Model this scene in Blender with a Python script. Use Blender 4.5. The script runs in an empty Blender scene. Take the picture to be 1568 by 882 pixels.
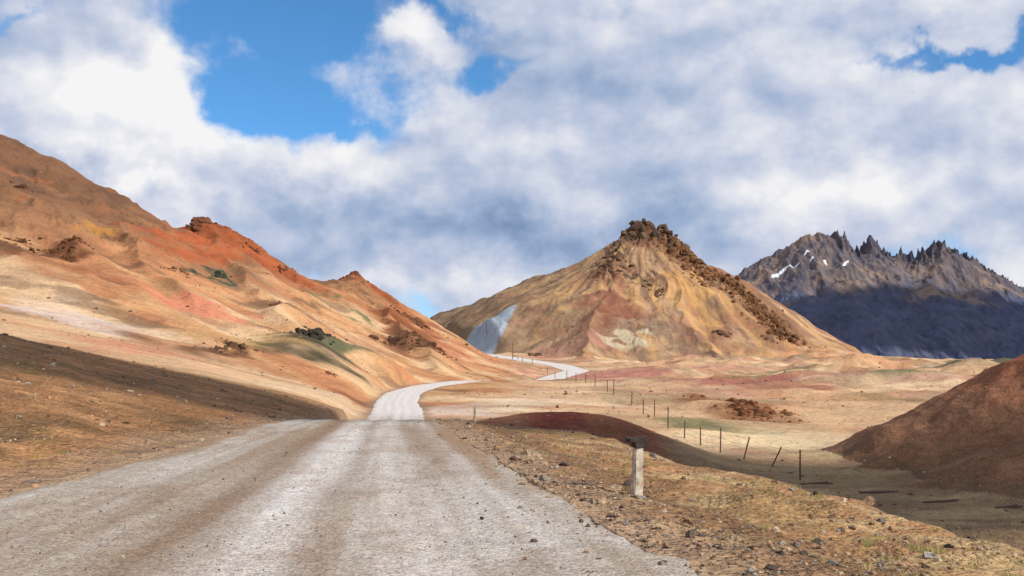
import bpy, math, random, numpy as np, time
T0=time.time()
random.seed(3); rng=np.random.default_rng(7)
F=1681.0; CX=784.0; HY=560.0; CZ=2.2
scene=bpy.context.scene
def lin(r,g,b):
    c=np.array([r,g,b],float)/255.
    return np.where(c<=0.04045,c/12.92,((c+0.055)/1.055)**2.4)
# ---------------------------------------------------------------- noise
_p=rng.permutation(256); _p=np.concatenate([_p,_p,_p[:2]])
_ga=rng.random(256)*2*np.pi; _gx=np.cos(_ga).astype(np.float32); _gy=np.sin(_ga).astype(np.float32)
def perlin(x,y,s=0):
    x=np.asarray(x,np.float64)+s*17.37; y=np.asarray(y,np.float64)+s*9.71
    xi=np.floor(x); yi=np.floor(y)
    fx=(x-xi).astype(np.float32); fy=(y-yi).astype(np.float32)
    xi=xi.astype(np.int64)&255; yi=yi.astype(np.int64)&255
    u=fx*fx*fx*(fx*(fx*6-15)+10); v=fy*fy*fy*(fy*(fy*6-15)+10)
    a=_p[xi]; b=_p[xi+1]
    h00=_p[a+yi]; h01=_p[a+yi+1]; h10=_p[b+yi]; h11=_p[b+yi+1]
    n00=_gx[h00]*fx+_gy[h00]*fy; n10=_gx[h10]*(fx-1)+_gy[h10]*fy
    n01=_gx[h01]*fx+_gy[h01]*(fy-1); n11=_gx[h11]*(fx-1)+_gy[h11]*(fy-1)
    a0=n00+u*(n10-n00); a1=n01+u*(n11-n01)
    return (a0+v*(a1-a0))*1.5
def fbm(x,y,o=4,s=0,g=0.5):
    r=0; a=1; 
    for i in range(o):
        r=r+a*perlin(x,y,s+i*3); x=x*2.03; y=y*2.03; a*=g
    return r
def ridged(x,y,o=4,s=0,g=0.5):
    r=0; a=1
    for i in range(o):
        r=r+a*(1-np.abs(perlin(x,y,s+i*3))*1.6); x=x*2.07; y=y*2.07; a*=g
    return r
def sst(a,b,x):
    t=np.clip((x-a)/(b-a),0,1); return t*t*(3-2*t)
def smax(a,b,k): return 0.5*(a+b+np.sqrt((a-b)**2+k*k))
def P(px,py,D): return ((px-CX)/F*D, D, CZ-(py-HY)*D/F)
# ---------------------------------------------------------------- road centre line as function of distance
rD =[ -60, 5,11.5,39,46,100,150,180,220,260,300,340,400,480,560,680,800,850,900,1000,1100]
rr =[ 12,3.0,2.2,-2.1,-3.0,-8,-12.2,-15.6,-18.2,-16.5,-8.5,3,17,24,40,36,14,0,-16,-50,-90]
rl =[ 1,-8.0,-8.5,-9.5,-9.7,-13.8,-19.0,-22.4,-25.2,-23.8,-17,-6,8,13,27,22,-1,-14,-31,-66,-106]
rz =[ 0,0,0,0,-0.02,-3.3,-4.0,-3.8,-3.2,-2.6,-2.0,-2.4,-3.2,-3.0,-0.3,2.6,6.8,9.3,11.5,15,16]
_dd=np.linspace(-60,1100,2321)
def _sm(v,s=10):
    v=np.interp(_dd,rD,v); k=np.exp(-0.5*(np.arange(-3*s,3*s+1)/s)**2); k/=k.sum()
    return np.convolve(np.pad(v,3*s,mode='edge'),k,'valid')
_rr=_sm(rr); _rl=_sm(rl); _rz=_sm(rz,6)
XR=lambda D:np.interp(D,_dd,_rr); XL=lambda D:np.interp(D,_dd,_rl); RZ=lambda D:np.interp(D,_dd,_rz)
# ---------------------------------------------------------------- stations
ST={
60:[(-1100,400),(0,503),(200,548),(400,592),(575,640),(800,660),(1000,745),(1100,770),(2600,770)],
100:[(-1100,400),(-400,440),(0,528),(150,548),(300,575),(450,605),(540,632),(575,650),(640,652),(700,650),(800,660),(900,674),(1100,684),(1300,688),(2600,688)],
150:[(-1100,350),(-400,400),(0,480),(150,510),(300,545),(450,585),(540,615),(580,629),(640,629),(700,630),(800,632),(900,634),(1000,636),(1100,640),(1300,644),(2600,644)],
200:[(-1100,270),(-400,350),(0,435),(150,470),(300,510),(450,555),(540,590),(600,608),(700,608),(800,609),(900,610),(1100,613),(1300,617),(2600,617)],
300:[(-1100,130),(-400,240),(0,345),(150,395),(300,450),(450,505),(570,560),(640,580),(690,584),(715,583),(760,583),(800,586),(850,588),(1100,589),(1300,590),(1400,587),(1568,586),(2600,588)],
400:[(-1100,50),(-400,150),(0,262),(150,333),(300,392),(450,455),(570,518),(650,550),(720,570),(780,580),(900,580),(1100,579),(1300,579),(1400,575),(1568,577),(2600,580)],
480:[(-1100,-10),(-400,80),(0,203),(150,288),(225,330),(265,356),(292,358),(380,396),(450,432),(545,472),(600,503),(660,530),(720,555),(770,568),(850,577),(900,574),(1300,577),(1450,578),(1520,572),(2600,572)],
560:[(-1100,20),(-400,100),(0,218),(150,302),(225,338),(265,362),(300,356),(320,350),(380,382),(450,420),(500,438),(545,446),(600,480),(650,502),(700,522),(750,548),(790,558),(850,565),(900,567),(1300,569),(1568,569),(2600,570)],
650:[(-1100,80),(-400,150),(0,260),(150,340),(270,395),(380,418),(450,440),(500,436),(545,421),(600,456),(650,487),(700,514),(740,542),(780,555),(850,560),(1100,562),(1300,563),(2600,567)],
800:[(-1100,200),(0,350),(270,430),(450,470),(545,480),(600,505),(660,530),(700,545),(760,549),(805,551),(900,555),(1300,556),(1568,562),(2600,562)],
1000:[(-1100,350),(0,430),(450,520),(600,530),(700,536),(760,539),(850,546),(1100,550),(1300,550),(1568,557),(2600,557)],
1300:[(-1100,450),(0,500),(600,535),(800,542),(1100,545),(1190,545),(1268,530),(1340,546),(1450,550),(1568,553),(2600,554)],
1900:[(-1100,520),(0,540),(800,552),(1568,556),(2600,556)],
4000:[(-1100,557),(2600,557)],
30000:[(-1100,560),(2600,560)],
}
pxg=np.linspace(-1100,2600,741)
Dg=np.exp(np.linspace(math.log(60),math.log(30000),420))
Ds=sorted(ST); Zs=np.array([CZ-(np.interp(pxg,*zip(*ST[d]))-HY)*d/F for d in Ds])
tab=np.empty((420,741))
for j in range(741): tab[:,j]=np.interp(Dg,Ds,Zs[:,j])
def blur(a,s,ax):
    r=int(3*s); k=np.exp(-0.5*(np.arange(-r,r+1)/s)**2); k/=k.sum()
    pad=[(0,0),(0,0)]; pad[ax]=(r,r)
    ap=np.pad(a,pad,mode='edge'); return np.apply_along_axis(lambda v:np.convolve(v,k,'valid'),ax,ap)
tab=blur(blur(tab,1.3,1),1.8,0)
lD0=math.log(60); lDs=(math.log(30000)-lD0)/419
def station(px,D):
    i=np.clip((np.log(np.maximum(D,60))-lD0)/lDs,0,418.999); j=np.clip((px+1100)/5.,0,739.999)
    i0=i.astype(int); j0=j.astype(int); a=i-i0; b=j-j0
    return (tab[i0,j0]*(1-a)+tab[i0+1,j0]*a)*(1-b)+(tab[i0,j0+1]*(1-a)+tab[i0+1,j0+1]*a)*b
def ridge(X,Y,pts,slope,curve=0.0,slope2=None):
    out=np.full(X.shape,-1e3)
    for A,B in zip(pts[:-1],pts[1:]):
        ax,ay,az=P(*A); bx,by,bz=P(*B); dx,dy=bx-ax,by-ay; L=dx*dx+dy*dy
        t=np.clip(((X-ax)*dx+(Y-ay)*dy)/L,0,1)
        d=np.hypot(X-ax-t*dx,Y-ay-t*dy)
        s=slope
        if slope2 is not None: s=np.where(dx*(Y-ay)-dy*(X-ax)>0,slope2,slope)
        out=np.maximum(out,az+t*(bz-az)-s*d+(curve*d*d if slope2 is None else np.where(s==slope,curve,0)*d*d))
    return out
def rdist(X,Y,pts):
    out=np.full(X.shape,1e9)
    for A,B in zip(pts[:-1],pts[1:]):
        ax,ay,_=P(*A); bx,by,_=P(*B); dx,dy=bx-ax,by-ay; L=dx*dx+dy*dy
        t=np.clip(((X-ax)*dx+(Y-ay)*dy)/L,0,1)
        out=np.minimum(out,np.hypot(X-ax-t*dx,Y-ay-t*dy))
    return out
R1=[(985,354,1100),(945,374,1090),(900,396,1085),(830,420,1100),(760,452,1120),(690,473,1150),(630,500,1200)]
R2=[(985,354,1100),(1020,362,1095),(1048,392,1075),(1095,432,1050),(1145,466,1020),(1185,504,990),(1216,548,950)]
R3=[(950,370,1092),(942,405,1040),(925,450,985),(905,500,905),(890,548,810)]
R4=[(1035,385,1080),(1030,420,1020),(1045,470,960),(1075,520,900),(1090,552,820)]
R5=[(860,410,1095),(845,470,1030),(840,520,960),(838,545,900)]
CRAG=[(958,347,1099),(968,340,1099),(1000,342,1098),(1022,349,1096),(1032,363,1088)]
CRAG2=[(1032,363,1088),(1048,384,1075),(1095,425,1050),(1145,457,1020),(1185,495,990),(1207,527,962)]
CRAG3=[(948,385,1070),(938,405,1040),(930,420,1020)]
PKx,PKy,_=P(985,340,1100)
RH=[(1250,738,76),(1350,700,78),(1450,650,80),(1568,571,82),(1750,444,86),(2100,300,92)]
RH2=[(1385,744,66),(1568,690,67),(1750,600,68),(2100,480,72)]
GREY=[(660,489,985),(700,486,975),(738,484,965),(768,490,950),(779,506,935)]
K1=[(296,347,540),(312,338,535),(340,352,525),(375,372,515),(410,394,508),(448,416,500)]
K2=[(530,424,650),(548,416,648),(575,432,640),(610,462,620)]
SP=[([(545,424,640),(560,452,560),(600,490,470),(640,528,395),(665,562,330)],0.62),
    ([(312,344,530),(335,390,430),(395,440,345),(450,492,265)],0.50),
    ([(130,286,478),(175,342,385),(240,412,295),(315,488,225)],0.50),
    ([(0,215,478),(40,290,390),(100,365,300),(160,440,225)],0.46),
    ([(448,418,500),(480,458,420),(520,503,340),(560,556,270)],0.55)]
MOUNDS=[(1395,330,2.6,26,17),(1512,480,6.0,36,24),(1330,600,5,36,22),(1180,520,2.2,24,20)]
def H(X,Y,full=False,detail=True):
    X=np.asarray(X,float); Y=np.asarray(Y,float)
    D=np.maximum(np.maximum(Y,3.0),0.35*np.abs(X))
    px=CX+F*X/D
    zs=station(px,D)
    xr=XR(Y); xl=XL(Y); z0=RZ(Y)
    dl=np.maximum(xl-X,0); dr=np.maximum(X-xr,0)
    w1=fbm(X*0.09,Y*0.09,3,5)
    zl=np.where(dl<70,0.235*dl,16.5+0.1*(dl-70)); zl=zl-0.25*(1-np.exp(-dl/1.5))
    rdn=dr+1.3*w1
    zr=-0.17*np.clip(dr,0,3)-0.10*np.clip(rdn-3,0,3.8)-0.40*np.maximum(rdn-6.8,0)
    zr=smax(zr,-5.35+0.0*zr,0.7)
    zr=np.where(dr>0,zr,0)
    zn=np.where(dr>0,np.minimum(zr+z0*np.exp(-dr/12.),zr),zl+z0*np.exp(-dl/25.))
    wn=sst(52,96,D)
    z=zn*(1-wn)+zs*wn
    def bump(px_,D_,a,sx,sy):
        x0,y0,_=P(px_,0,D_); return a*np.exp(-((X-x0)/sx)**2-((Y-y0)/sy)**2)
    z=z+bump(820,87,0.6,6,8)+bump(885,84,1.1,5.5,8)+bump(955,82,1.1,5,7)+bump(1030,84,0.8,5,6)
    z=z+bump(1080,135,0.7,9,8)+bump(1270,900,8,32,60)+bump(1240,1000,5,50,70)
    for a_ in MOUNDS: z=z+bump(*a_)
    z=z+bump(1075,175,1.0,4,5)+bump(1140,170,1.3,7,6)+bump(1060,112,0.7,6,5)
    z=z+bump(475,230,4.0,10,16)+bump(505,330,3,8,16)
    lab=np.zeros(X.shape,np.int8)
    hillm=sst(120,200,D)*sst(840,700,px)
    lab[(hillm>0.35)&(D<1500)]=1
    kz=smax(ridge(X,Y,K1,0.85),ridge(X,Y,K2,0.75),1)
    z=smax(z,kz,2.0)
    spx=X+5*perlin(X/35,Y/35,6); spy=Y+5*perlin(X/35,Y/35,7)
    for s_,sl_ in SP: z=smax(z,ridge(spx,spy,s_,sl_),1.5)
    if detail:
        m=hillm*sst(1500,900,D)*(0.2+0.8*sst(740,600,px))
        a=(X*0.75+Y*0.66); b=(X*-0.66+Y*0.75)
        wob=12*perlin(X/60,Y/60,4)
        g=ridged((a+wob)/44,b/170,4,11)
        z=z+m*(g-1.2)*np.clip((z+2)*0.10,0.2,5.0)
        z=z+m*fbm(X/30,Y/30,5,21)*1.1
        crag=np.maximum(sst(0.25,0.6,fbm(X/45,Y/45,2,31))*m*sst(8,30,z),0.8*np.exp(-(rdist(X,Y,K1[:3])/9)**2))
        z=z+crag*(ridged(X/9,Y/9,3,37)-0.8)*1.6
        rl_=(1-hillm)*sst(110,240,D)*sst(1400,900,D)*np.clip(0.05+(dr+dl)/50,0,1)*sst(820,930,px)
        z=z+rl_*(fbm(X/48,Y/55,4,39)*(2.2+2.6*sst(250,500,D))-0.4)
    front=np.maximum(ridge(X,Y,RH,0.56),ridge(X,Y,RH2,0.44))
    if detail: front=front+0.6*(ridged((X*0.9-Y*0.2)/8,Y/30,3,51)-1.1)+0.2*fbm(X/4,Y/4,4,53)
    mm=(X>5)&(Y<400)
    mr=(front>z)&mm; z=np.where(mm,smax(z,front,0.6),z); lab[mr]=3
    msk=(Y>600)&(Y<1700)&(X>-450)&(X<650)
    if msk.any():
        x=X[msk]; y=Y[msk]
        wx=x+9*perlin(x/70,y/70,61)+4*perlin(x/22,y/22,62); wy=y+10*perlin(x/70,y/70,63)+4*perlin(x/22,y/22,64)
        pen=0.7*np.maximum(wx-PKx-12,0)
        h=ridge(wx,wy,R1,0.56,0.00030)-pen
        h=np.maximum(h,ridge(wx,wy,R2,0.70,0.0003,1.2))
        h=smax(h,ridge(wx,wy,R3,0.66,0.0003)-pen,5); h=smax(h,ridge(wx,wy,R4,0.68,0.0002,0.95),5); h=smax(h,ridge(wx,wy,R5,0.55,0.0003)-pen,4)
        if detail:
            th=np.arctan2(x-PKx,y-PKy); r=np.hypot(x-PKx,y-PKy)
            gl=ridged(th*6+0.7*perlin(x/50,y/50,71),r/130,4,73)
            h=h+(gl-1.2)*np.clip(r/30,0,3.2)*sst(150,90,r)+(gl-1.2)*2.0*sst(90,150,r)+fbm(x/14,y/14,4,75)*1.0+fbm(x/45,y/45,3,77)*2.5
        c=ridge(x+3*perlin(x/9,y/9,81),y+3*perlin(x/9,y/9,82),CRAG,1.9)
        c2=ridge(x+4*perlin(x/10,y/10,83),y+4*perlin(x/10,y/10,84),CRAG2,1.35)-1
        h=np.maximum(h,np.maximum(c,c2))
        if detail:
            cm=np.exp(-(rdist(x,y,CRAG+CRAG2[1:])/22)**2)
            h=h+cm*(ridged(x/11,y/11,4,85,0.6)-1.35)*4.8
            cs=np.exp(-(rdist(x,y,CRAG3)/13)**2)
            h=h+cs*(ridged(x/9,y/9,3,87,0.6)-1.0)*5.0
        zz=z[msk]; l=lab[msk]; l[(h>zz+0.3)]=2; lab[msk]=l
        z[msk]=smax(zz,h,5)
        g=ridge(x,y,GREY,0.55)
        if detail: g=g+0.9*(ridged(x/12,y/30,4,91)-1)+0.5*fbm(x/5,y/5,3,93)
        z[msk]=smax(z[msk],g,2)
    if detail:
        near=np.exp(-D/60.)
        z=z+(0.05+0.5*sst(60,400,D))*fbm(X/22,Y/22,4,41)*np.where(lab==0,1,0.6)
        z=z+near*0.10*fbm(X/1.3,Y/1.3,4,43)*sst(0.2,1.2,dl+dr)+near*0.28*fbm(X/5,Y/5,3,47)*sst(0.3,3,dl+dr)
        berm=np.exp(-((dr-1.0-0.3*w1)/0.6)**2)*sst(95,60,Y)
        z=z+berm*(0.05+0.09*perlin(X/0.8,Y/0.8,49))
    on=(Y<1100)
    dd=np.maximum(dl,dr); wr=(1-sst(0.0,np.where(D<90,0.9,np.where(D<450,5.0,18.0)),dd))*on
    z=z*(1-wr)+z0*wr
    if full: return z,lab,dl,dr,px,D,hillm
    return z
_hd=np.exp(np.linspace(math.log(8),math.log(3500),1500))
def hit(px,py):
    x=(px-CX)/F*_hd; z=CZ-(py-HY)*_hd/F
    g=H(x,_hd,detail=False); k=np.nonzero(g>=z)[0]
    i=k[0] if len(k) else len(_hd)-1
    return x[i],_hd[i],g[i]
# ---------------------------------------------------------------- node helpers
def newmat(name):
    m=bpy.data.materials.new(name); m.use_nodes=True; nt=m.node_tree
    b=nt.nodes['Principled BSDF']; return m,nt,b
def nd(nt,t,**k):
    n=nt.nodes.new(t)
    for a,v in k.items():
        if a.startswith('i_'):
            key=a[2:]; key=int(key) if key.isdigit() else key
            if isinstance(v,bpy.types.NodeSocket): nt.links.new(v,n.inputs[key])
            else: n.inputs[key].default_value=v
        else: setattr(n,a,v)
    return n
def mth(nt,op,a,b=None,c=None,clamp=False):
    n=nt.nodes.new('ShaderNodeMath'); n.operation=op; n.use_clamp=clamp
    for i,v in enumerate((a,b,c)):
        if v is None: continue
        if isinstance(v,(int,float)): n.inputs[i].default_value=v
        else: nt.links.new(v,n.inputs[i])
    return n.outputs[0]
def vmul(nt,v,s):
    n=nt.nodes.new('ShaderNodeVectorMath'); n.operation='SCALE'
    nt.links.new(v,n.inputs[0])
    if isinstance(s,(int,float)): n.inputs['Scale'].default_value=s
    else: nt.links.new(s,n.inputs['Scale'])
    return n.outputs[0]
def maprange(nt,v,a,b,c,d):
    n=nt.nodes.new('ShaderNodeMapRange'); nt.links.new(v,n.inputs[0])
    for i,k in enumerate((a,b,c,d)): n.inputs[i+1].default_value=k
    return n.outputs[0]
def noise(nt,vec,scale,detail=6,rough=0.55):
    n=nd(nt,'ShaderNodeTexNoise',i_Scale=scale,i_Detail=detail,i_Roughness=rough); nt.links.new(vec,n.inputs['Vector']); return n.outputs[0]
def earth_material(name,speck=0.5,bump=1.0):
    m,nt,b=newmat(name)
    pos=nd(nt,'ShaderNodeNewGeometry').outputs['Position']
    col=nd(nt,'ShaderNodeAttribute',attribute_name='Col').outputs['Color']
    n1=noise(nt,pos,0.05,6,0.7); n2=noise(nt,pos,1.3,4,0.65); n3=noise(nt,pos,9.0,2,0.7)
    f=mth(nt,'MULTIPLY',maprange(nt,n1,0.3,0.7,0.74,1.22),maprange(nt,n2,0.3,0.7,0.78,1.2))
    f=mth(nt,'MULTIPLY',f,maprange(nt,n3,0.3,0.7,0.74,1.24))
    c=vmul(nt,col,f)
    vo=nd(nt,'ShaderNodeTexVoronoi',i_Scale=11.0); nt.links.new(pos,vo.inputs['Vector'])
    c=vmul(nt,c,maprange(nt,vo.outputs['Color'],0,1,1-speck*0.6,1+speck*0.55))
    nt.links.new(c,b.inputs['Base Color'])
    b.inputs['Roughness'].default_value=0.95; b.inputs['Specular IOR Level'].default_value=0.1
    hb=noise(nt,pos,0.14,8,0.62)
    bp=nd(nt,'ShaderNodeBump',i_Strength=0.9,i_Distance=2.8*bump); nt.links.new(hb,bp.inputs['Height'])
    bp2=nd(nt,'ShaderNodeBump',i_Strength=0.8,i_Distance=0.05)
    nt.links.new(mth(nt,'SUBTRACT',1.0,vo.outputs['Distance']),bp2.inputs['Height']); nt.links.new(bp.outputs[0],bp2.inputs['Normal'])
    nt.links.new(bp2.outputs[0],b.inputs['Normal'])
    return m
def mesh_obj(name,V,Fq,mat,col=None,smooth=True,attrs=None,parent=None):
    me=bpy.data.meshes.new(name); V=np.asarray(V,np.float32); Fq=np.asarray(Fq,np.int32)
    k=Fq.shape[1]
    me.vertices.add(len(V)); me.vertices.foreach_set('co',V.ravel())
    me.loops.add(Fq.size); me.loops.foreach_set('vertex_index',Fq.ravel())
    me.polygons.add(len(Fq)); me.polygons.foreach_set('loop_start',np.arange(0,Fq.size,k,dtype=np.int32))
    me.polygons.foreach_set('loop_total',np.full(len(Fq),k,np.int32))
    me.polygons.foreach_set('use_smooth',np.full(len(Fq),smooth,bool))
    me.update(calc_edges=True)
    if col is not None:
        a=me.color_attributes.new('Col','FLOAT_COLOR','POINT')
        c=np.ones((len(V),4),np.float32); c[:,:3]=col; a.data.foreach_set('color',c.ravel())
    me.materials.append(mat)
    o=bpy.data.objects.new(name,me); scene.collection.objects.link(o)
    if parent: o.parent=parent
    return o
# ---------------------------------------------------------------- terrain grid
a=np.linspace(-28,28,1150); b=np.linspace(28,180,60)[1:]
az=np.radians(np.concatenate([-b[::-1],a,b]))
def seg(a,b,n): return np.exp(np.linspace(math.log(a),math.log(b),n,endpoint=False))
R=np.concatenate([seg(2,9,40),seg(9,60,330),seg(60,170,200),seg(170,480,190),np.linspace(480,760,150,endpoint=False),np.linspace(760,1240,270,endpoint=False),seg(1240,2200,60),seg(2200,40000,50),[40000]])
A,RR=np.meshgrid(az,R); X=RR*np.sin(A); Y=RR*np.cos(A)
X=X.ravel(); Y=Y.ravel()
z,lab,dl,dr,px,D,hillm=H(X,Y,full=True)
print('H',time.time()-T0, len(X))
def mixc(c,new,w): return c*(1-w[:,None])+np.asarray(new)[None,:]*w[:,None]
n1=fbm(X/55,Y/55,4,101); n2=fbm(X/18,Y/18,4,111); n3=fbm((X*0.75+Y*0.66)/26,(X*-0.66+Y*0.75)/120,4,121); n4=fbm(X/5,Y/5,3,131)
c=np.tile(lin(206,168,128),(len(X),1))
c=mixc(c,lin(226,194,154),sst(0.05,0.5,n1)*0.8)
c=mixc(c,lin(196,134,98),sst(0.05,0.45,n2)*0.5)
c=mixc(c,lin(182,130,112),sst(0.05,0.4,fbm(X/90,Y/40,3,141))*0.6*sst(130,300,D))
c=mixc(c,lin(142,124,88),sst(0.05,0.4,fbm(X/60,Y/50,4,145))*0.6*sst(100,200,D))
c=mixc(c,lin(168,114,80),sst(0.15,0.5,fbm(X/34,Y/60,4,147))*0.6*sst(140,260,D))
hl=sst(0.15,0.6,hillm+0.15*n2)*(lab!=2)*(D<1500)
c=mixc(c,lin(202,154,108),hl)
c=mixc(c,lin(228,192,150),hl*sst(0.0,0.45,n3)*0.75)
c=mixc(c,lin(186,116,78),hl*sst(0.05,0.5,-n3+0.35*n2)*0.6)
up=z+16*n1+8*n3
c=mixc(c,lin(152,108,76),hl*sst(22,46,up)*0.92)
c=mixc(c,lin(116,82,60),hl*sst(38,76,z+12*n2+15*n3)*0.8)
c=mixc(c,lin(168,104,68),hl*sst(0.3,0.65,fbm(X/38,Y/38,3,151))*0.55)
c=mixc(c,lin(106,80,62),hl*sst(0.25,0.6,fbm(X/24,Y/24,4,155))*0.6)
kd=np.minimum(rdist(X,Y,[(q[0],q[1],q[2]-14) for q in K1])/26,rdist(X,Y,[(q[0],q[1],q[2]-8) for q in K2])/20)
c=mixc(c,lin(164,88,52),hl*np.exp(-(kd+0.35*n2)**2)*0.9)
c=mixc(c,lin(108,66,44),hl*np.exp(-(rdist(X,Y,K1[:2])/9)**2)*0.8)
ch=(lab==2).astype(float)
c=mixc(c,lin(172,138,106),ch)
c=mixc(c,lin(192,158,120),ch*sst(0.0,0.4,n2)*0.6)
th=np.arctan2(X-PKx,Y-PKy)
st=fbm(th*12+0.8*perlin(X/40,Y/40,160),np.hypot(X-PKx,Y-PKy)/100,4,161)
c=mixc(c,lin(204,156,98),ch*sst(0.1,0.5,st)*0.55)
c=mixc(c,lin(126,96,76),ch*sst(0.0,0.45,-st)*0.7)
c=mixc(c,lin(150,102,80),ch*sst(0.05,0.45,fbm(X/50,Y/50,4,165))*0.55)
c=mixc(c,lin(124,104,82),ch*sst(90,-40,X)*0.7)
c=mixc(c,lin(92,70,54),ch*np.exp(-(rdist(X,Y,CRAG)/20)**2)*(0.8+0.2*np.tanh(3*n4)))
c=mixc(c,lin(120,78,50),ch*np.exp(-(rdist(X,Y,CRAG2)/24)**2)*(0.8+0.2*np.tanh(3*n4)))
c=mixc(c,lin(92,72,56),ch*np.exp(-(rdist(X,Y,CRAG3+[(985,440,1010)])/13)**2)*sst(-.3,.2,n4))
rh=(lab==3).astype(float)
nf=sst(115,70,D)
left=nf*(dl>0); right=nf*(dr>0)*(lab!=3)
c=mixc(c,lin(150,108,72),left)
c=mixc(c,lin(180,134,92),left*sst(0.0,0.5,fbm(X/3,Y/3,4,171))*0.6)
c=mixc(c,lin(104,84,56),left*sst(0.1,0.5,fbm(X/6,Y/6,4,175))*0.6)
c=mixc(c,lin(134,108,80),right)
c=mixc(c,lin(170,144,106),right*sst(0.0,0.45,fbm(X/16,Y/9,4,181))*0.75)
c=mixc(c,lin(96,78,62),right*sst(0.1,0.5,fbm(X/20,Y/8,4,185))*0.7)
sh=nf*(dr>0)*sst(10,6.5,dr+fbm(X/6,Y/6,2,187)*2)*sst(70,45,D)
c=mixc(c,lin(162,122,84),sh)
c=mixc(c,lin(190,160,116),sh*sst(0.0,0.45,fbm(X/2.5,Y/2.5,4,191))*0.7)
c=mixc(c,lin(142,128,82),sh*sst(0.2,0.6,fbm(X/3.5,Y/3.5,4,195))*0.3*sst(2,4,dr))
c=mixc(c,lin(104,80,58),sh*np.exp(-((dr-2.0)/1.3)**2)*0.65)
wX=X+fbm(X/20,Y/20,3,201)*np.clip(D*0.035,0.5,14); wY=Y+fbm(X/20,Y/20,3,205)*np.clip(D*0.06,0.5,25)
pn=np.where(D<140,fbm(X/4,Y/6,4,209),fbm(X/13,Y/18,4,213))
notr=(lab!=3)
def patch(px_,py_,rx,ry,colr,s=0.62):
    global c
    x0,y0,_=hit(px_,py_); a=hit(px_,py_-ry)[1]; b=hit(px_,py_+ry)[1]
    sx=rx*y0/F; sy=min(max(abs(a-b)/2,sx*0.3),sx*6+8)
    q=((wX-x0)/sx)**2+((wY-y0)/sy)**2
    w=sst(0.22,0.85,np.exp(-0.8*q)+0.33*pn*(q<6))*s*notr
    c=mixc(c,lin(*colr),w)
for p in [(120,485,90,12,(224,206,192)),(60,460,60,10,(226,200,174)),(330,474,60,7,(208,126,98),.75),(150,355,22,6,(194,140,70),.75),
 (420,520,50,14,(180,150,90)),(480,518,60,16,(70,66,48),.95),(520,540,40,12,(106,106,76),.85),(340,425,16,14,(60,76,58),.95),(503,465,12,22,(112,116,78),.9),
 (350,538,30,14,(112,76,50),.9),(90,388,38,24,(114,70,44),.9),(320,385,55,30,(176,92,54),.85),(215,320,60,20,(104,76,56),.7),
 (630,500,44,20,(136,80,50),.9),(640,528,54,14,(112,74,50),.9),(600,470,40,14,(162,110,74)),(700,540,50,20,(184,116,80),.75),(560,520,40,14,(200,148,110)),
 (200,530,90,12,(204,138,108),.75),(380,575,70,10,(228,182,140)),(480,600,60,10,(230,198,160)),(560,590,50,10,(206,166,124)),
 (930,470,56,28,(138,88,70),.9),(990,505,60,16,(134,110,90)),(960,520,60,6,(206,190,156),.7),(870,480,40,24,(152,126,92)),(1070,465,20,40,(204,158,96)),(1040,440,30,24,(194,148,94)),
 (930,575,110,8,(180,118,104),.85),(860,540,60,10,(188,134,114)),(1100,585,130,6,(168,104,90),.85),(1240,605,80,8,(212,156,112)),(1400,548,120,5,(198,156,114)),
 (1070,608,30,9,(150,94,60),.85),(1150,620,66,12,(142,92,58),.85),
 (860,652,100,15,(128,74,52),.9),(885,655,60,16,(106,50,38),.95),(1010,672,60,8,(130,76,52),.85),(1080,655,60,14,(134,128,88),.85),(1180,670,90,14,(228,206,160)),(1000,690,60,10,(124,78,56),.8),
 (700,630,60,12,(212,192,176)),(800,615,70,10,(232,208,176)),(860,600,80,8,(222,186,148)),(1240,735,120,10,(154,134,96)),(1350,760,90,8,(112,94,72)),
 (1290,690,80,8,(196,174,126)),(1350,640,120,10,(218,178,134)),(740,505,60,14,(196,150,116)),(1280,560,60,6,(220,176,130)),(1240,538,50,8,(196,142,100),.8)]:
    patch(*p)
for (p_,D_,a_,sx,sy),cc in zip(MOUNDS,((126,124,86),(96,98,76),(192,144,104),(140,126,90))):
    x0,y0,_=P(p_,0,D_); c=mixc(c,lin(*cc),sst(0.25,0.7,np.exp(-((X-x0)/sx)**2-((Y-y0)/sy)**2)+0.2*n2)*0.85*notr)
c=mixc(c,lin(130,92,68),rh); c=mixc(c,lin(154,112,82),rh*sst(0,0.4,n4+0.5*n2)*0.5); c=mixc(c,lin(148,84,58),rh*sst(-1,4,z+1.5*n4)*0.75); c=mixc(c,lin(104,84,62),rh*sst(-3.6,-5.2,z+n4)*0.7)
gd=rdist(X,Y,GREY); c=mixc(c,lin(160,168,176),sst(70,52,gd+5*n4)*(D>780)*(Y<1000)*sst(4,0,px-(758+(z-18)*0.8)+3*n4))
rt=sst(1.8,0.0,np.maximum(dl,dr)+0.7*n4)*(Y<1100)
c=mixc(c,lin(158,130,104),rt*0.8)
inside=(np.minimum(X-XL(Y),XR(Y)-X)>0.35)&(Y<1090)&(Y>-55)
z=z-np.where(inside,0.08+0.3*sst(60,250,D),0)
nr,nc=A.shape
idx=np.arange(nr*nc).reshape(nr,nc)
q=np.stack([idx[:-1,:-1],idx[:-1,1:],idx[1:,1:],idx[1:,:-1]],-1).reshape(-1,4)[:,::-1]
V=np.stack([X,Y,z],1)
M_ground=earth_material('ground_soil'); 
fl=lab[q].max(1)
for k,nm in ((0,'ground'),(1,'hill'),(2,'rocky_hill'),(3,'hill')):
    qq=q[fl==k]
    if not len(qq): continue
    u,inv=np.unique(qq,return_inverse=True)
    mesh_obj(nm,V[u],inv.reshape(-1,4),M_ground,c[u])
ring=idx[0]; cv=np.vstack([V[ring],[[0,0,-0.2]]]); n=len(ring)
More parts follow.
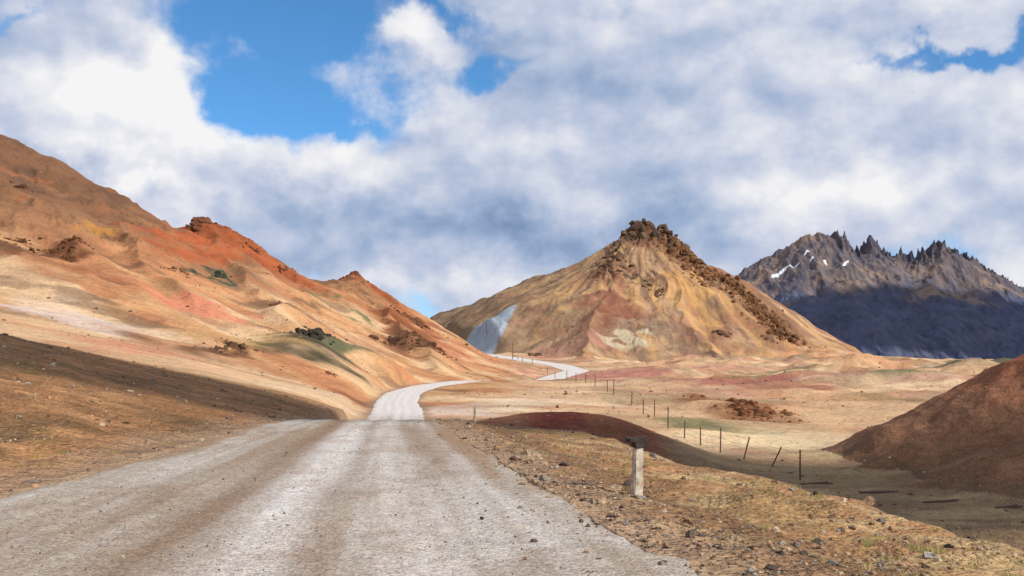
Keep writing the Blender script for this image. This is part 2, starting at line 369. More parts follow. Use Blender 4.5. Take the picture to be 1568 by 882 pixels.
mesh_obj('soil_under_camera',cv,np.array([[i,(i+1)%n,n] for i in range(n)]),M_ground,np.tile(lin(160,120,85),(n+1,1))).parent=bpy.data.objects['ground']
print('terrain',time.time()-T0)
# ---------------------------------------------------------------- road
Yr=np.concatenate([np.linspace(-55,4,40,endpoint=False),seg(4,60,520),seg(60,1090,500),[1090]])
S=np.linspace(-1.04,1.04,161)
SS,YY=np.meshgrid(S,Yr); xl=XL(YY); xr=XR(YY)
en=0.5*fbm(YY/3.0,SS*0+np.sign(SS)*5,4,221)*np.abs(SS)**6*np.clip(1-YY/300,0.3,1)
XX=(xl+xr)/2+(xr-xl)/2*SS+en
zz=RZ(YY)+0.012*fbm(XX/0.5,YY/0.9,4,225)*np.exp(-np.maximum(YY,0)/50)+0.03*fbm(XX/2.5,YY/5,2,229)
for s0,wd in ((-0.62,0.12),(-0.25,0.10),(0.12,0.10),(0.5,0.13)):
    zz=zz-0.03*np.exp(-((SS-s0-0.04*perlin(YY/14,YY*0,int(s0*10)))/wd)**2)
zz=zz+np.where(np.abs(SS)>0.90,-(np.abs(SS)-0.90)*0.55,0)+np.where(YY>60,0.05,0.0)+0.012
nr,nc=SS.shape; idx=np.arange(nr*nc).reshape(nr,nc)
q=np.stack([idx[:-1,:-1],idx[:-1,1:],idx[1:,1:],idx[1:,:-1]],-1).reshape(-1,4)
x,y,s=XX.ravel(),YY.ravel(),SS.ravel()
cr=np.tile(lin(166,153,138),(len(x),1))
stre=fbm(s*4,y/22,4,231); stre2=fbm(s*10,y/20,3,241); pat=fbm(x/1.6,y/3.4,4,245); blot=fbm(x/0.6,y/1.8,3,249)
cr=mixc(cr,lin(140,114,90),sst(-0.05,0.5,stre)*0.6)
cr=mixc(cr,lin(192,185,176),sst(0.05,0.5,-stre+0.3*stre2)*0.4)
for s0,wd,k in ((0.05,0.13,.62),(0.40,0.13,.5),(-0.6,0.08,.15),(0.70,0.07,.2)):
    w=np.exp(-((s-s0-0.06*perlin(y/18,y*0,int(s0*10)+3))/wd)**2); cr=mixc(cr,lin(210,204,197),w*np.clip(k+0.25*stre2+0.08*pat,0,1))
cr=mixc(cr,lin(132,104,80),np.exp(-((s+0.20)/0.13)**2)*0.55)
cr=mixc(cr,lin(136,110,86),np.exp(-((s-0.22)/0.05)**2)*0.35)
cr=mixc(cr,lin(138,112,88),sst(0.05,0.5,pat+0.2*blot)*0.35)
cr=mixc(cr,lin(150,120,92),sst(0.82,1.02,np.abs(s)+0.14*stre+0.08*blot)*0.9)
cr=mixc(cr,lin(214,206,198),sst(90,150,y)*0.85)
m,nt,b=newmat('gravel_road_surface')
pos=nd(nt,'ShaderNodeNewGeometry').outputs['Position']; col=nd(nt,'ShaderNodeAttribute',attribute_name='Col').outputs['Color']
v1=nd(nt,'ShaderNodeTexVoronoi',i_Scale=30.0); nt.links.new(pos,v1.inputs['Vector'])
v2=nd(nt,'ShaderNodeTexVoronoi',i_Scale=11.0); nt.links.new(pos,v2.inputs['Vector'])
n3=noise(nt,pos,2.2,4,0.6)
f=mth(nt,'MULTIPLY',maprange(nt,v1.outputs['Color'],0,1,0.5,1.5),maprange(nt,n3,0.3,0.7,0.9,1.1))
f=mth(nt,'MULTIPLY',f,maprange(nt,v2.outputs['Color'],0,1,0.88,1.12))
nt.links.new(vmul(nt,col,f),b.inputs['Base Color'])
b.inputs['Roughness'].default_value=0.95; b.inputs['Specular IOR Level'].default_value=0.08
bp=nd(nt,'ShaderNodeBump',i_Strength=0.5,i_Distance=0.02); nt.links.new(mth(nt,'SUBTRACT',1,v1.outputs['Distance']),bp.inputs['Height'])
nt.links.new(bp.outputs[0],b.inputs['Normal'])
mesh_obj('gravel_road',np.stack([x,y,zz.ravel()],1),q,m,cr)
# ---------------------------------------------------------------- rocks
import bmesh
def ico(n):
    bm=bmesh.new(); bmesh.ops.create_icosphere(bm,subdivisions=n,radius=1)
    v=np.array([x.co[:] for x in bm.verts]); f=np.array([[a.index for a in x.verts] for x in bm.faces]); bm.free(); return v,f
ICO={1:ico(1),2:ico(2),3:ico(3)}
def rocks(name,pos,size,colr,mat,sub=2,flat=0.7,tall=None,parent=None):
    n=len(pos); v,f=ICO[sub]; nv=len(v)
    pl=rng.normal(size=(n,9,3)); pl/=np.linalg.norm(pl,axis=2,keepdims=True)
    dist=rng.uniform(0.45,0.95,(n,9))
    dot=np.einsum('vk,npk->nvp',v,pl)
    r=np.min(np.where(dot>0.05,dist[:,None,:]/np.maximum(dot,0.05),1.3),axis=2)
    r=np.minimum(r,1.15)
    W=v[None]*r[:,:,None]
    sc=rng.uniform(0.6,1.3,(n,3)); sc[:,2]*=flat if tall is None else tall
    W=W*sc[:,None,:]; a=rng.uniform(0,2*np.pi,n); ca,sa=np.cos(a)[:,None],np.sin(a)[:,None]
    wx=W[:,:,0]*ca-W[:,:,1]*sa; wy=W[:,:,0]*sa+W[:,:,1]*ca
    W=np.stack([wx,wy,W[:,:,2]],2)*np.asarray(size)[:,None,None]+np.asarray(pos)[:,None,:]
    FF=(f[None]+(np.arange(n)*nv)[:,None,None]).reshape(-1,3)
    cc=np.asarray(colr); 
    if cc.ndim==1: cc=np.tile(cc,(n,1))
    cc=cc*rng.uniform(0.65,1.25,(n,1)); cc=np.repeat(cc,nv,0)
    return mesh_obj(name,W.reshape(-1,3),FF,mat,cc,smooth=False,parent=parent)
M_rock,nt,b=newmat('weathered_rock')
pos=nd(nt,'ShaderNodeNewGeometry').outputs['Position']; col=nd(nt,'ShaderNodeAttribute',attribute_name='Col').outputs['Color']
ra=noise(nt,pos,0.6,6,0.7); rb=noise(nt,pos,8,3,0.65)
nt.links.new(vmul(nt,col,mth(nt,'MULTIPLY',maprange(nt,ra,0.3,0.7,0.6,1.35),maprange(nt,rb,0.3,0.7,0.8,1.2))),b.inputs['Base Color'])
b.inputs['Roughness'].default_value=0.92; b.inputs['Specular IOR Level'].default_value=0.15
bp=nd(nt,'ShaderNodeBump',i_Strength=0.8,i_Distance=1.2); nt.links.new(ra,bp.inputs['Height']); 
bp2=nd(nt,'ShaderNodeBump',i_Strength=0.6,i_Distance=0.02); nt.links.new(rb,bp2.inputs['Height']); nt.links.new(bp.outputs[0],bp2.inputs['Normal']); nt.links.new(bp2.outputs[0],b.inputs['Normal'])
n=12000; yy=np.exp(rng.uniform(math.log(7),math.log(85),n)); hw=yy*0.52
xx=rng.uniform(-1,1,n)*hw
keep=((xx<XL(yy)+0.3)|(xx>XR(yy)-0.45)); 
dens=fbm(xx/4,yy/4,3,301); keep&=(dens>-0.15)|(rng.random(n)<0.3)
xx,yy=xx[keep],yy[keep]; sz=np.clip(0.019*np.exp(rng.normal(0,0.64,len(xx)))*(1+yy/60),0.01,0.26)
zz=H(xx,yy); pal=np.array([lin(172,136,104),lin(128,102,82),lin(156,146,134),lin(192,166,134),lin(104,88,76)])
rocks('scattered_stones',np.stack([xx,yy,zz+sz*0.1],1),sz,pal[rng.integers(0,5,len(xx))],M_rock,2)
n=3200; yy=np.exp(rng.uniform(math.log(8),math.log(48),n)); xx=XR(yy)+rng.normal(0.6,0.9,n)
sz=np.clip(0.016*np.exp(rng.normal(0,0.6,n)),0.006,0.10); zz=H(xx,yy)
rocks('roadside_rubble',np.stack([xx,yy,zz+sz*0.15],1),sz,pal[rng.integers(0,5,n)],M_rock,2)
n=6000; yy=np.exp(rng.uniform(math.log(8),math.log(46),n)); t=rng.random(n); xx=XL(yy)+(XR(yy)-XL(yy))*t
sz=np.clip(0.009*np.exp(rng.normal(0,0.45,n)),0.005,0.03)
rocks('road_pebbles',np.stack([xx,yy,RZ(yy)+0.0+sz*0.2],1),sz,pal[rng.integers(0,5,n)]*1.1,M_rock,1)
n=6500; yy=np.exp(rng.uniform(math.log(80),math.log(1150),n)); xx=rng.uniform(-0.5,0.5,n)*yy
k=(fbm(xx/40,yy/40,3,311)>0.05)&~((xx>XL(yy)-2)&(xx<XR(yy)+2)); xx,yy=xx[k],yy[k]
sz=np.clip(0.00062*yy*np.exp(rng.normal(0,0.55,len(xx))),0.06,1.5)
rocks('hillside_boulders',np.stack([xx,yy,H(xx,yy)+sz*0.1],1),sz,np.array([lin(150,110,80),lin(112,84,62),lin(172,130,98)])[rng.integers(0,3,len(xx))],M_rock,2)
def outcrop(name,px_,py_,rx,ry,n,smin_,smax_,colr,tall=0.9):
    x0,y0,_=hit(px_,py_); sx=rx*y0/F; a=hit(px_,py_-ry)[1]; b_=hit(px_,py_+ry)[1]; sy=min(max(abs(a-b_)/2,sx*0.4),sx*3+4)
    n=int(n*1.4); rr_=rng.normal(0,0.5,(n,2)); xx=x0+rr_[:,0]*sx; yy=y0+rr_[:,1]*sy
    sz=rng.uniform(smin_,smax_,n)*1.15*y0/F*rng.uniform(0.35,1,n)*np.clip(1.3-np.hypot(rr_[:,0],rr_[:,1]),0.35,1)
    rocks(name,np.stack([xx,yy,H(xx,yy)+sz*0.1],1),sz,lin(*colr),M_rock,3,tall=tall)
for a in [(90,385,28,20,100,3,11,(116,76,50)),(308,346,18,7,70,3,11,(118,76,54)),(352,536,26,9,60,3,9,(108,80,58)),
 (475,512,36,9,90,3,10,(70,64,52)),(340,420,11,8,24,3,8,(58,70,54)),(630,492,34,9,90,3,10,(118,78,54)),(605,522,15,7,36,3,9,(92,66,48)),(650,528,40,8,90,3,9,(106,74,52)),
 (572,517,10,5,18,3,8,(100,70,52)),(1070,607,20,5,44,2,8,(138,92,62)),(1140,617,44,8,130,3,9,(134,90,60)),(1205,630,18,4,24,2,6,(140,98,68)),
 (545,424,14,4,24,2,7,(122,84,60)),(820,545,18,3,24,2,4,(110,80,60)),(505,578,14,3,16,2,5,(136,96,68)),(385,385,16,4,22,2,7,(120,74,50)),
 (1105,512,14,4,20,2,7,(110,84,64)),(425,470,12,3,16,2,6,(116,80,56)),(215,316,60,8,40,2,6,(100,72,54)),(40,290,30,20,30,2,7,(106,72,52)),(30,365,20,10,30,2,8,(116,78,52)),(440,410,20,6,20,2,6,(118,76,52)),(270,420,20,6,20,2,6,(112,80,58))]:
    outcrop('rock_outcrop',*a)
def ridge_rocks(pts,n,sp,s0,s1,colr,par,off=0):
    P3=np.array([P(*p) for p in pts]); L=np.linalg.norm(np.diff(P3,axis=0),axis=1); cs=np.r_[0,np.cumsum(L)]
    t=rng.uniform(0,cs[-1],n); xx=np.interp(t,cs,P3[:,0])+rng.normal(0,sp,n)-off*0.6; yy=np.interp(t,cs,P3[:,1])+rng.normal(0,sp,n)-off
    sz=s0+(s1-s0)*rng.random(n)**2
    rocks('crag',np.stack([xx,yy,H(xx,yy)-sz*0.2],1),sz,lin(*colr),M_rock,3,tall=0.95,parent=par)
rk=bpy.data.objects['rocky_hill']
ridge_rocks(CRAG,190,6,1.0,4.5,(98,80,64),rk); ridge_rocks(CRAG2,500,7,0.9,4.2,(118,84,58),rk); ridge_rocks(CRAG2,320,9,0.8,3.2,(132,90,60),rk,off=9)
ridge_rocks(CRAG3,80,6,1.0,3.8,(98,76,58),rk); ridge_rocks([(985,440,1010),(1010,460,990)],30,6,1,3,(116,88,64),rk)
print('rocks',time.time()-T0)
# ---------------------------------------------------------------- far mountains
nx,ny=1050,420
xs=np.linspace(500,3100,nx); ys=np.linspace(2500,4700,ny); XX,YY=np.meshgrid(xs,ys); x=XX.ravel(); y=YY.ravel()
FM=[(1060,468,4000),(1110,428,4000),(1150,408,4000),(1190,386,4000),(1235,362,4000),(1258,360,4000),(1272,381,4000),(1300,393,4000),(1335,380,4000),(1360,392,4000),(1380,386,4000),(1405,396,4000),(1438,375,4000),(1465,390,4000),(1500,411,4000),(1540,434,4000),(1568,451,4000),(1640,486,4000),(1720,466,4000),(1850,500,4000),(2100,540,4000)]
F2=[(1150,520,3200),(1185,485,3250),(1215,465,3300),(1245,455,3300),(1295,455,3300),(1330,475,3250),(1400,520,3150)]
F3=[(1438,376,4000),(1430,440,3700),(1440,490,3400),(1470,540,3100)]
F4=[(1258,360,4000),(1225,430,3750),(1190,470,3500)]
F5=[(1335,380,4000),(1370,440,3700),(1365,490,3450)]
F6=[(1540,434,4000),(1560,480,3700),(1580,530,3300)]
wx=x+45*perlin(x/260,y/260,401)+16*perlin(x/80,y/80,402); wy=y+45*perlin(x/260,y/260,403)+16*perlin(x/80,y/80,404)
h=ridge(x+10*perlin(x/70,y/70,405),wy,FM,0.66,0.00008)
for f_,s_ in ((F2,0.6),(F3,0.65),(F4,0.55),(F5,0.6),(F6,0.6)): h=smax(h,ridge(wx,wy,f_,s_,0.0001),12)
h=h+(ridged(x/75,y/190,5,411)-1.2)*14+fbm(x/40,y/40,4,415)*6
cr_=np.exp(-(rdist(x,y,FM[6:])/80)**2)
sp=np.clip(ridged(x/40,y/75,3,421,0.55)-1.05,0,1)
h=h+cr_*(sp*50-12)*sst(1140,1180,x)
for (p_,D_,a_,s_) in [(1258,4000,8,18),(1290,3985,42,17),(1279,3990,28,12),(1331,3990,42,17),(1345,3985,18,12),(1435,3990,20,22),(1385,3985,12,14),(1478,3985,14,13),(1500,3985,12,12),(1412,3985,10,10),(1452,3985,14,10)]:
    x0,y0,_=P(p_,0,D_); r=np.hypot(x-x0,(y-y0)*0.6); h=h+a_*np.clip(1-r/(s_*1.8),0,1)**1.1*(1+0.4*perlin(x/9,y/9,5))
h=np.maximum(h,-30)
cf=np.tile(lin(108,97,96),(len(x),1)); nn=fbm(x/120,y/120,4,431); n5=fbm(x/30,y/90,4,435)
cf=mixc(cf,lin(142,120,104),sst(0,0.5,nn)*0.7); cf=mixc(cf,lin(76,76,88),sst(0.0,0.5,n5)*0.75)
low_haze=sst(290,190,h+60*nn); cf=mixc(cf,lin(78,86,110),low_haze*0.85)  # haze and shade of the lower slopes painted in as blue-grey
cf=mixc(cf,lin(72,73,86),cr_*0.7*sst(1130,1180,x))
mpx=CX+F*x/y; mpy=HY-(h-CZ)*F/y
def mfind(px_,py_):
    k=np.nonzero((np.abs(mpx-px_)<2)&(np.abs(mpy-py_)<3)&(y<4010))[0]
    if not len(k): return None
    i=k[np.argmin(y[k])]; return (px_,py_,y[i])
for (pa,pb,w) in [((1184,421),(1202,409),3.6),((1202,409),(1222,401),2.6),((1233,386),(1238,381),2.5),((1241,394),(1245,391),2),((1292,404),(1298,398),2),((1262,395),(1265,401),1.6)]:
    A_=mfind(*pa); B_=mfind(*pb)
    if A_ and B_: d_=rdist(x,y,[A_,B_]); cf=mixc(cf,lin(238,241,246),sst(w*2.0,w*1.1,np.abs(d_)+2.0*n5))
idx=np.arange(nx*ny).reshape(ny,nx); q=np.stack([idx[:-1,:-1],idx[:-1,1:],idx[1:,1:],idx[1:,:-1]],-1).reshape(-1,4)
M_mt,nt,b=newmat('mountain_rock')
pos=nd(nt,'ShaderNodeNewGeometry').outputs['Position']; col=nd(nt,'ShaderNodeAttribute',attribute_name='Col').outputs['Color']
ra=noise(nt,pos,0.02,7,0.65)
nt.links.new(vmul(nt,col,maprange(nt,ra,0.3,0.7,0.7,1.3)),b.inputs['Base Color']); b.inputs['Roughness'].default_value=1; b.inputs['Specular IOR Level'].default_value=0.1
bp=nd(nt,'ShaderNodeBump',i_Strength=0.8,i_Distance=18.0); nt.links.new(ra,bp.inputs['Height']); nt.links.new(bp.outputs[0],b.inputs['Normal'])
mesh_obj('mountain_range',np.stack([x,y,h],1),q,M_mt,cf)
print('mountain',time.time()-T0)
# ---------------------------------------------------------------- fence
def prism(p0,p1,r0,r1,n=6):
    p0=np.array(p0,float); p1=np.array(p1,float); d=p1-p0; d/=np.linalg.norm(d)
    u=np.cross(d,[0,0,1.]); 
    if np.linalg.norm(u)<1e-3: u=np.array([1.,0,0])
    u/=np.linalg.norm(u); v=np.cross(d,u); a=np.arange(n)/n*2*np.pi
    V=[p0+r0*(math.cos(t)*u+math.sin(t)*v) for t in a]+[p1+r1*(math.cos(t)*u+math.sin(t)*v) for t in a]+[p0,p1]
    Fc=[]
    for i in range(n):
        j=(i+1)%n; Fc+= [[i,j,n+j],[i,n+j,n+i],[2*n,j,i],[2*n+1,n+i,n+j]]
    return np.array(V),np.array(Fc)
def join(parts):
    V=[];Fc=[];o=0
    for v,f in parts: V.append(v);Fc.append(f+o);o+=len(v)
    return np.vstack(V),np.vstack(Fc)
M_wood,nt,b=newmat('old_wood'); pos=nd(nt,'ShaderNodeNewGeometry').outputs['Position']
rp=nd(nt,'ShaderNodeValToRGB'); rp.color_ramp.elements[0].color=(*lin(58,42,34),1); rp.color_ramp.elements[1].color=(*lin(112,88,72),1)
nt.links.new(noise(nt,pos,6,6,0.7),rp.inputs[0]); nt.links.new(rp.outputs[0],b.inputs['Base Color']); b.inputs['Roughness'].default_value=0.9
M_wire,nt,b=newmat('rusty_wire'); b.inputs['Base Color'].default_value=(*lin(96,80,72),1); b.inputs['Roughness'].default_value=0.7
fp=[(1225,73,0,2.0),(1178,80,0.55,1.7),(1137,84,0.3,1.8),(1103,92,0.02,2.1),(1073,100,-.02,1.7),(1048,106,.03,1.7),(1023,112,0,2.1),(1002,150,0.02,2.4),(985,157,0,2.1),(967,185,0.04,2.5),(940,205,0,2.8),(930,245,0,2.6),(911,275,0.02,2.8),(897,305,0,2.8),(882,345,0,3.0),(868,385,0,3.2),(850,450,0,3.0),(838,520,0,3.0),(815,600,0,3.2),(800,700,0,3.4),(793,800,0,3.6)]
fe=bpy.data.objects.new('fence',None); scene.collection.objects.link(fe)
parts=[];tops=[]
for p_,D_,tilt,hh in fp:
    x0=(p_-CX)/F*D_; z0=float(H(np.array([x0]),np.array([float(D_)]))[0])
    top=np.array([x0+hh*math.sin(tilt)*1.0,D_+random.uniform(-.05,.05),z0+hh*math.cos(tilt)]); r=0.045+0.00022*D_
    parts.append(prism([x0,D_,z0-0.4],top,r,r*0.8,7)); tops.append((np.array([x0,D_,z0]),top))
V_,F_=join(parts); mesh_obj('posts',V_,F_,M_wood,smooth=False,parent=fe)
parts=[]
for (b0,t0),(b1,t1) in zip(tops[:-1],tops[1:]):
    for fr in (0.35,0.62,0.9):
        a=b0+(t0-b0)*fr; b2=b1+(t1-b1)*fr; mid=(a+b2)/2-np.array([0,0,0.12])
        parts+= [prism(a,mid,0.009,0.009,3),prism(mid,b2,0.009,0.009,3)]
V_,F_=join(parts); mesh_obj('wires',V_,F_,M_wire,smooth=False,parent=fe)
for p_,D_,hh in ((683,960,11),(745,950,9),(785,800,12)):
    x0=(p_-CX)/F*D_; z0=float(H(np.array([x0]),np.array([float(D_)]))[0])
    V_,F_=join([prism([x0,D_,z0-1],[x0,D_,z0+hh],0.28,0.2,7),prism([x0-1.2,D_,z0+hh-1],[x0+1.2,D_,z0+hh-1],0.12,0.12,5)])
    mesh_obj('utility_pole',V_,F_,M_wood,smooth=False)
for p_,q_,L_,an in ((1250,741,2.2,0.1),(1350,754,2.6,-0.15),(1445,768,2.4,0.1),(1545,780,1.6,0.2)):
    x0,y0,z0=hit(p_,q_); x0=(p_-CX)/F*y0; dx=L_/2*math.cos(an); dy=L_/2*math.sin(an)
    za=float(H(np.array([x0]),np.array([y0]))[0])+0.03
    V_,F_=join([prism([x0-dx,y0-dy,za],[x0+dx,y0+dy,za+0.04],0.06,0.05,6),prism([x0-dx*.4,y0-dy+.2,za+0.03],[x0+dx*.8,y0+dy+.3,za+0.08],0.04,0.04,5)])
    mesh_obj('fallen_log',V_,F_,M_wood,smooth=False)
# ---------------------------------------------------------------- concrete marker posts
M_con,nt,b=newmat('weathered_concrete'); pos=nd(nt,'ShaderNodeNewGeometry').outputs['Position']
rp=nd(nt,'ShaderNodeValToRGB'); rp.color_ramp.elements[0].position=0.3; rp.color_ramp.elements[1].position=0.62
rp.color_ramp.elements[0].color=(*lin(138,114,90),1); rp.color_ramp.elements[1].color=(*lin(212,200,180),1)
na=noise(nt,pos,7,6,0.7); nt.links.new(na,rp.inputs[0]); nt.links.new(rp.outputs[0],b.inputs['Base Color']); b.inputs['Roughness'].default_value=0.9
bp=nd(nt,'ShaderNodeBump',i_Strength=0.8,i_Distance=0.02); nt.links.new(na,bp.inputs['Height']); nt.links.new(bp.outputs[0],b.inputs['Normal'])
M_iron,nt,b=newmat('rusted_iron'); b.inputs['Base Color'].default_value=(*lin(60,50,46),1); b.inputs['Roughness'].default_value=0.8; b.inputs['Metallic'].default_value=0.2
def box(c0,half,taper=1.0,seg_=8,jit=0.0,seed=1):
    bm=bmesh.new(); bmesh.ops.create_cube(bm,size=2)
    for v in bm.verts:
        t=taper if v.co.z>0 else 1; v.co.x*=half[0]*t; v.co.y*=half[1]*t; v.co.z*=half[2]
    bmesh.ops.bevel(bm,geom=list(bm.edges),offset=min(half)*0.18,segments=2,affect='EDGES')
    bmesh.ops.subdivide_edges(bm,edges=[e for e in bm.edges if e.calc_length()>min(half)*1.2],cuts=seg_,use_grid_fill=True)
    bmesh.ops.triangulate(bm,faces=bm.faces)
    v=np.array([x.co[:] for x in bm.verts]); f=np.array([[a.index for a in x.verts] for x in bm.faces]); bm.free()
    if jit: v=v+np.stack([perlin(v[:,0]*9+v[:,2]*11,v[:,1]*9+v[:,2]*7,seed+i) for i in range(3)],1)*jit
    return v+np.array(c0),f
def marker(px_,D_,hh,w,cap=True):
    x0=(px_-CX)/F*D_; z0=float(H(np.array([x0]),np.array([float(D_)]))[0])
    e=bpy.data.objects.new('concrete_marker_post',None); scene.collection.objects.link(e); e.location=(x0,D_,z0); e.rotation_euler=(0.02,0.012,0.35)
    v,f=box((0,0,hh/2-0.15),(w/2,w/2,hh/2+0.15),0.84,6,0.02,5); mesh_obj('shaft',v,f,M_con,smooth=False,parent=e)
    if cap:
        pr=[box((-0.04,0,hh+0.03),(w*0.85,w*0.5,0.035),1.0,2,0.02,9),box((0.0,-0.01,hh-0.05),(w*0.52,w*0.50,0.05),1.0,2,0.01,19)]
        v,f=join(pr); mesh_obj('broken_cap',v,f,M_iron,smooth=False,parent=e)
        pr=[prism([-0.22,0.02,hh+0.06],[0.17,-0.01,hh+0.085],0.024,0.02,6),prism([0.13,0,hh+0.08],[0.17,-0.02,hh-0.06],0.018,0.015,5),prism([-0.19,0,hh+0.06],[-0.22,0,hh-0.0],0.018,0.015,5)]
        v,f=join(pr); mesh_obj('bent_rebar',v,f,M_iron,smooth=False,parent=e)
    pr=rng.normal(0,0.14,(14,2)); 
    rocks('base_stones',np.stack([pr[:,0],pr[:,1],pr[:,0]*0+0.01],1),rng.uniform(0.02,0.06,14),lin(130,100,76),M_rock,2,parent=e)
marker(975,19.8,1.0,0.185); marker(727,46,0.75,0.10,False)
# ---------------------------------------------------------------- grass tufts
M_gr,nt,b=newmat('dry_grass'); col=nd(nt,'ShaderNodeAttribute',attribute_name='Col').outputs['Color']; nt.links.new(col,b.inputs['Base Color']); b.inputs['Roughness'].default_value=0.8
n=1500; yy=np.exp(rng.uniform(math.log(11),math.log(60),n)); xx=rng.uniform(-0.5,0.5,n)*yy
k=((xx<XL(yy)-0.4)|(xx>XR(yy)+1.8))&(fbm(xx/3,yy/3,3,501)>0.12); xx,yy=xx[k],yy[k]; zz=H(xx,yy)
V_=[];F_=[];C_=[]
for x0,y0,z0 in zip(xx,yy,zz):
    s_=random.uniform(0.05,0.12); g=lin(*random.choice([(158,144,76),(132,124,72),(180,160,100)]))
    for j in range(16):
        a=random.uniform(0,6.28); rr_=random.uniform(0,s_*1.2); bx=x0+rr_*math.cos(a); by=y0+rr_*math.sin(a); ln=s_*random.uniform(0.6,1.3)
        o=len(V_); w=0.007; V_+=[(bx-w,by,z0-0.01),(bx+w,by,z0-0.01),(bx+ln*0.5*math.cos(a),by+ln*0.5*math.sin(a),z0+ln)]; F_.append((o,o+1,o+2)); C_+=[g]*3
if V_: mesh_obj('grass_tufts',np.array(V_),np.array(F_),M_gr,np.array(C_),smooth=False)
# ---------------------------------------------------------------- sun, added shadow clouds, sky
sd=np.array([0.68,-0.42,0.58]); sd/=np.linalg.norm(sd)
from mathutils import Vector
sl=bpy.data.lights.new('sun','SUN'); sl.energy=4.1; sl.angle=math.radians(0.55); sl.color=(1,0.955,0.885)
so=bpy.data.objects.new('sun',sl); scene.collection.objects.link(so); so.rotation_euler=Vector(sd).to_track_quat('Z','Y').to_euler()
M_cl,nt,b=newmat('shadow_cloud_white'); b.inputs['Base Color'].default_value=(0.8,0.8,0.82,1); b.inputs['Roughness'].default_value=1
def shadow_cloud(target,dist,half,seed,n=26):  # opaque puffs added out of frame to cast a shadow on the target
    v,f=ICO[3]; parts=[]; r_=random.Random(seed); c0=np.array(target)+sd*dist
    for i in range(n):
        t=r_.uniform(-1,1); k=math.sqrt(max(0,1-t*t))
        cc=np.array([t*half[0],r_.uniform(-.5,.5)*half[1]*k,r_.uniform(-.3,.5)*half[2]])
        s_=r_.uniform(0.45,0.85)*half[1]*(0.45+0.55*k)
        parts.append((v*np.array([s_*1.5,s_,s_*0.7])+cc+c0,f))
    V_,F_=join(parts); mesh_obj('shadow_cloud',V_,F_,M_cl)
shadow_cloud((-18,64,-1),620,(68,16,8),1,48)  # unseen, sized for the shadow band across bank and road
shadow_cloud((1500,3400,80),4200,(780,350,120),4,34)  # unseen, shades the lower far mountains
W=bpy.data.worlds.new('World'); scene.world=W; W.use_nodes=True; nt=W.node_tree; nt.nodes.clear()
W.cycles.sampling_method='MANUAL'; W.cycles.sample_map_resolution=256
out=nd(nt,'ShaderNodeOutputWorld'); bg=nd(nt,'ShaderNodeBackground',i_Strength=0.1); nt.links.new(bg.outputs[0],out.inputs[0])
sky=nd(nt,'ShaderNodeTexSky',sky_type='NISHITA',sun_disc=False,sun_elevation=math.asin(sd[2]),sun_rotation=math.atan2(sd[0],sd[1]),altitude=3800)
dirv=nd(nt,'ShaderNodeTexCoord').outputs['Generated']
sp_=nd(nt,'ShaderNodeSeparateXYZ'); nt.links.new(dirv,sp_.inputs[0])
azn=mth(nt,'ARCTAN2',sp_.outputs[0],sp_.outputs[1]); eln=mth(nt,'ARCSINE',sp_.outputs[2])
cb=nd(nt,'ShaderNodeCombineXYZ'); nt.links.new(azn,cb.inputs[0]); nt.links.new(eln,cb.inputs[1]); uv=cb.outputs[0]
wn_=nd(nt,'ShaderNodeTexNoise',i_Scale=9.0,i_Detail=5.0,i_Roughness=0.58,noise_dimensions='2D'); nt.links.new(uv,wn_.inputs['Vector'])
sub=nd(nt,'ShaderNodeVectorMath',operation='SUBTRACT'); nt.links.new(wn_.outputs['Color'],sub.inputs[0]); sub.inputs[1].default_value=(0.5,0.5,0.5)
wv=vmul(nt,sub.outputs[0],0.10); ad=nd(nt,'ShaderNodeVectorMath',operation='ADD'); nt.links.new(uv,ad.inputs[0]); nt.links.new(wv,ad.inputs[1]); uw=ad.outputs[0]
def blob(px_,py_,rx,ry,amp,rot=0):
    a0=math.atan((px_-CX)/F); e0=math.atan((HY-py_)/F*math.cos(a0))
    s1=nd(nt,'ShaderNodeVectorMath',operation='SUBTRACT'); nt.links.new(uw,s1.inputs[0]); s1.inputs[1].default_value=(a0,e0,0)
    s2=nd(nt,'ShaderNodeVectorMath',operation='MULTIPLY'); nt.links.new(s1.outputs[0],s2.inputs[0]); s2.inputs[1].default_value=(F/rx,F/ry,0)
    dt=nd(nt,'ShaderNodeVectorMath',operation='DOT_PRODUCT'); nt.links.new(s2.outputs[0],dt.inputs[0]); nt.links.new(s2.outputs[0],dt.inputs[1])
    e=mth(nt,'EXPONENT',mth(nt,'MULTIPLY',dt.outputs['Value'],-1.0)); return mth(nt,'MULTIPLY',e,amp)
def total(L,base):
    r=base
    for l in L: r=mth(nt,'ADD',r,blob(*l))
    return r
def cn(vec,sc,det,ro):
    mp=nt.nodes.new('ShaderNodeVectorMath'); mp.operation='MULTIPLY_ADD'; nt.links.new(vec,mp.inputs[0]); mp.inputs[1].default_value=(1,1.4,1); mp.inputs[2].default_value=(3.1,1.7,0)
    n=nd(nt,'ShaderNodeTexNoise',i_Scale=sc,i_Detail=det,i_Roughness=ro,noise_dimensions='2D'); nt.links.new(mp.outputs[0],n.inputs['Vector']); return n.outputs[0]
dn=cn(uv,6.5,8,0.52)
cover=total([(440,50,125,120,-1.0),(395,155,80,55,-0.75),(520,160,110,32,-0.55),(770,95,120,18,-0.5),(680,20,120,16,-0.4),(880,30,110,24,-0.22),(1480,70,200,13,-0.7),(40,12,40,12,-0.4),
   (640,66,85,38,0.5),(190,150,110,90,0.6),(1050,230,600,150,0.4),(500,340,700,90,0.4)],mth(nt,'ADD',mth(nt,'MULTIPLY',mth(nt,'SUBTRACT',dn,0.5),2.2),0.36))
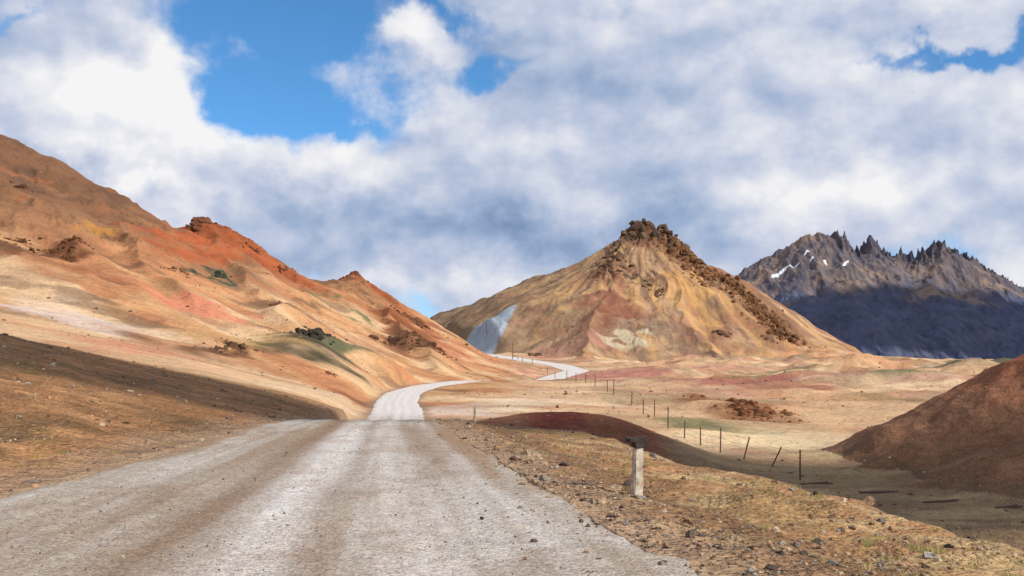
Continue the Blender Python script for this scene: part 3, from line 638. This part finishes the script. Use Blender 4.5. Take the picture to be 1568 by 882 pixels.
mask=nd(nt,'ShaderNodeMapRange',interpolation_type='SMOOTHSTEP'); nt.links.new(cover,mask.inputs[0]); mask.inputs[1].default_value=-0.25; mask.inputs[2].default_value=0.36
offs=nd(nt,'ShaderNodeVectorMath',operation='ADD'); nt.links.new(uv,offs.inputs[0]); offs.inputs[1].default_value=(0.012,0.020,0)
dn2=cn(offs.outputs[0],6.5,8,0.52)
rel=mth(nt,'MULTIPLY',mth(nt,'SUBTRACT',dn,dn2),1.6)
big=cn(uw,3.0,4,0.5)
bri=total([(230,150,120,80,0.46),(560,195,80,20,0.28),(640,66,75,32,0.26),(880,258,90,40,0.18),(1260,290,150,40,0.24),(1540,420,90,50,0.28),(210,290,110,18,0.3),(480,235,80,34,0.2),(600,445,220,20,0.26),
   (90,60,130,36,-0.16),(600,350,200,42,-0.42),(900,365,190,36,-0.28),(1150,350,110,50,-0.1),(1500,190,160,60,-0.10),(110,240,90,16,-0.2),(1050,60,160,40,-0.08)],
   mth(nt,'ADD',mth(nt,'MULTIPLY',mth(nt,'SUBTRACT',big,0.5),0.5),mth(nt,'ADD',rel,0.64)))
ramp=nd(nt,'ShaderNodeValToRGB'); nt.links.new(bri,ramp.inputs[0])
er=ramp.color_ramp.elements; er[0].position=0.06; er[0].color=(*lin(124,148,186),1); er[1].position=1.0; er[1].color=(*lin(253,252,253),1)
for pz,cc in ((0.34,(162,182,214)),(0.58,(198,208,230)),(0.78,(228,231,242))):
    e=er.new(pz); e.color=(*lin(*cc),1)
cl10=vmul(nt,ramp.outputs[0],9.4)
tint=nd(nt,'ShaderNodeMix',data_type='RGBA',blend_type='MULTIPLY'); tint.inputs[0].default_value=1; nt.links.new(sky.outputs[0],tint.inputs[6]); tint.inputs[7].default_value=(0.75,1.38,1.7,1)
mx=nd(nt,'ShaderNodeMix',data_type='RGBA'); nt.links.new(mask.outputs[0],mx.inputs[0]); nt.links.new(tint.outputs[2],mx.inputs[6]); nt.links.new(cl10,mx.inputs[7])
nt.links.new(mx.outputs[2],bg.inputs[0])
# ---------------------------------------------------------------- camera
cam=bpy.data.cameras.new('camera'); co=bpy.data.objects.new('camera',cam); scene.collection.objects.link(co)
co.location=(0,0,CZ); co.rotation_euler=(math.radians(90),0,0); cam.sensor_width=36; cam.lens=36*F/1568; cam.shift_y=(HY-441)/1568; cam.clip_end=60000; cam.clip_start=0.1
scene.camera=co
scene.view_settings.view_transform='Standard'; scene.view_settings.look='None'; scene.view_settings.exposure=0
print('done',time.time()-T0)
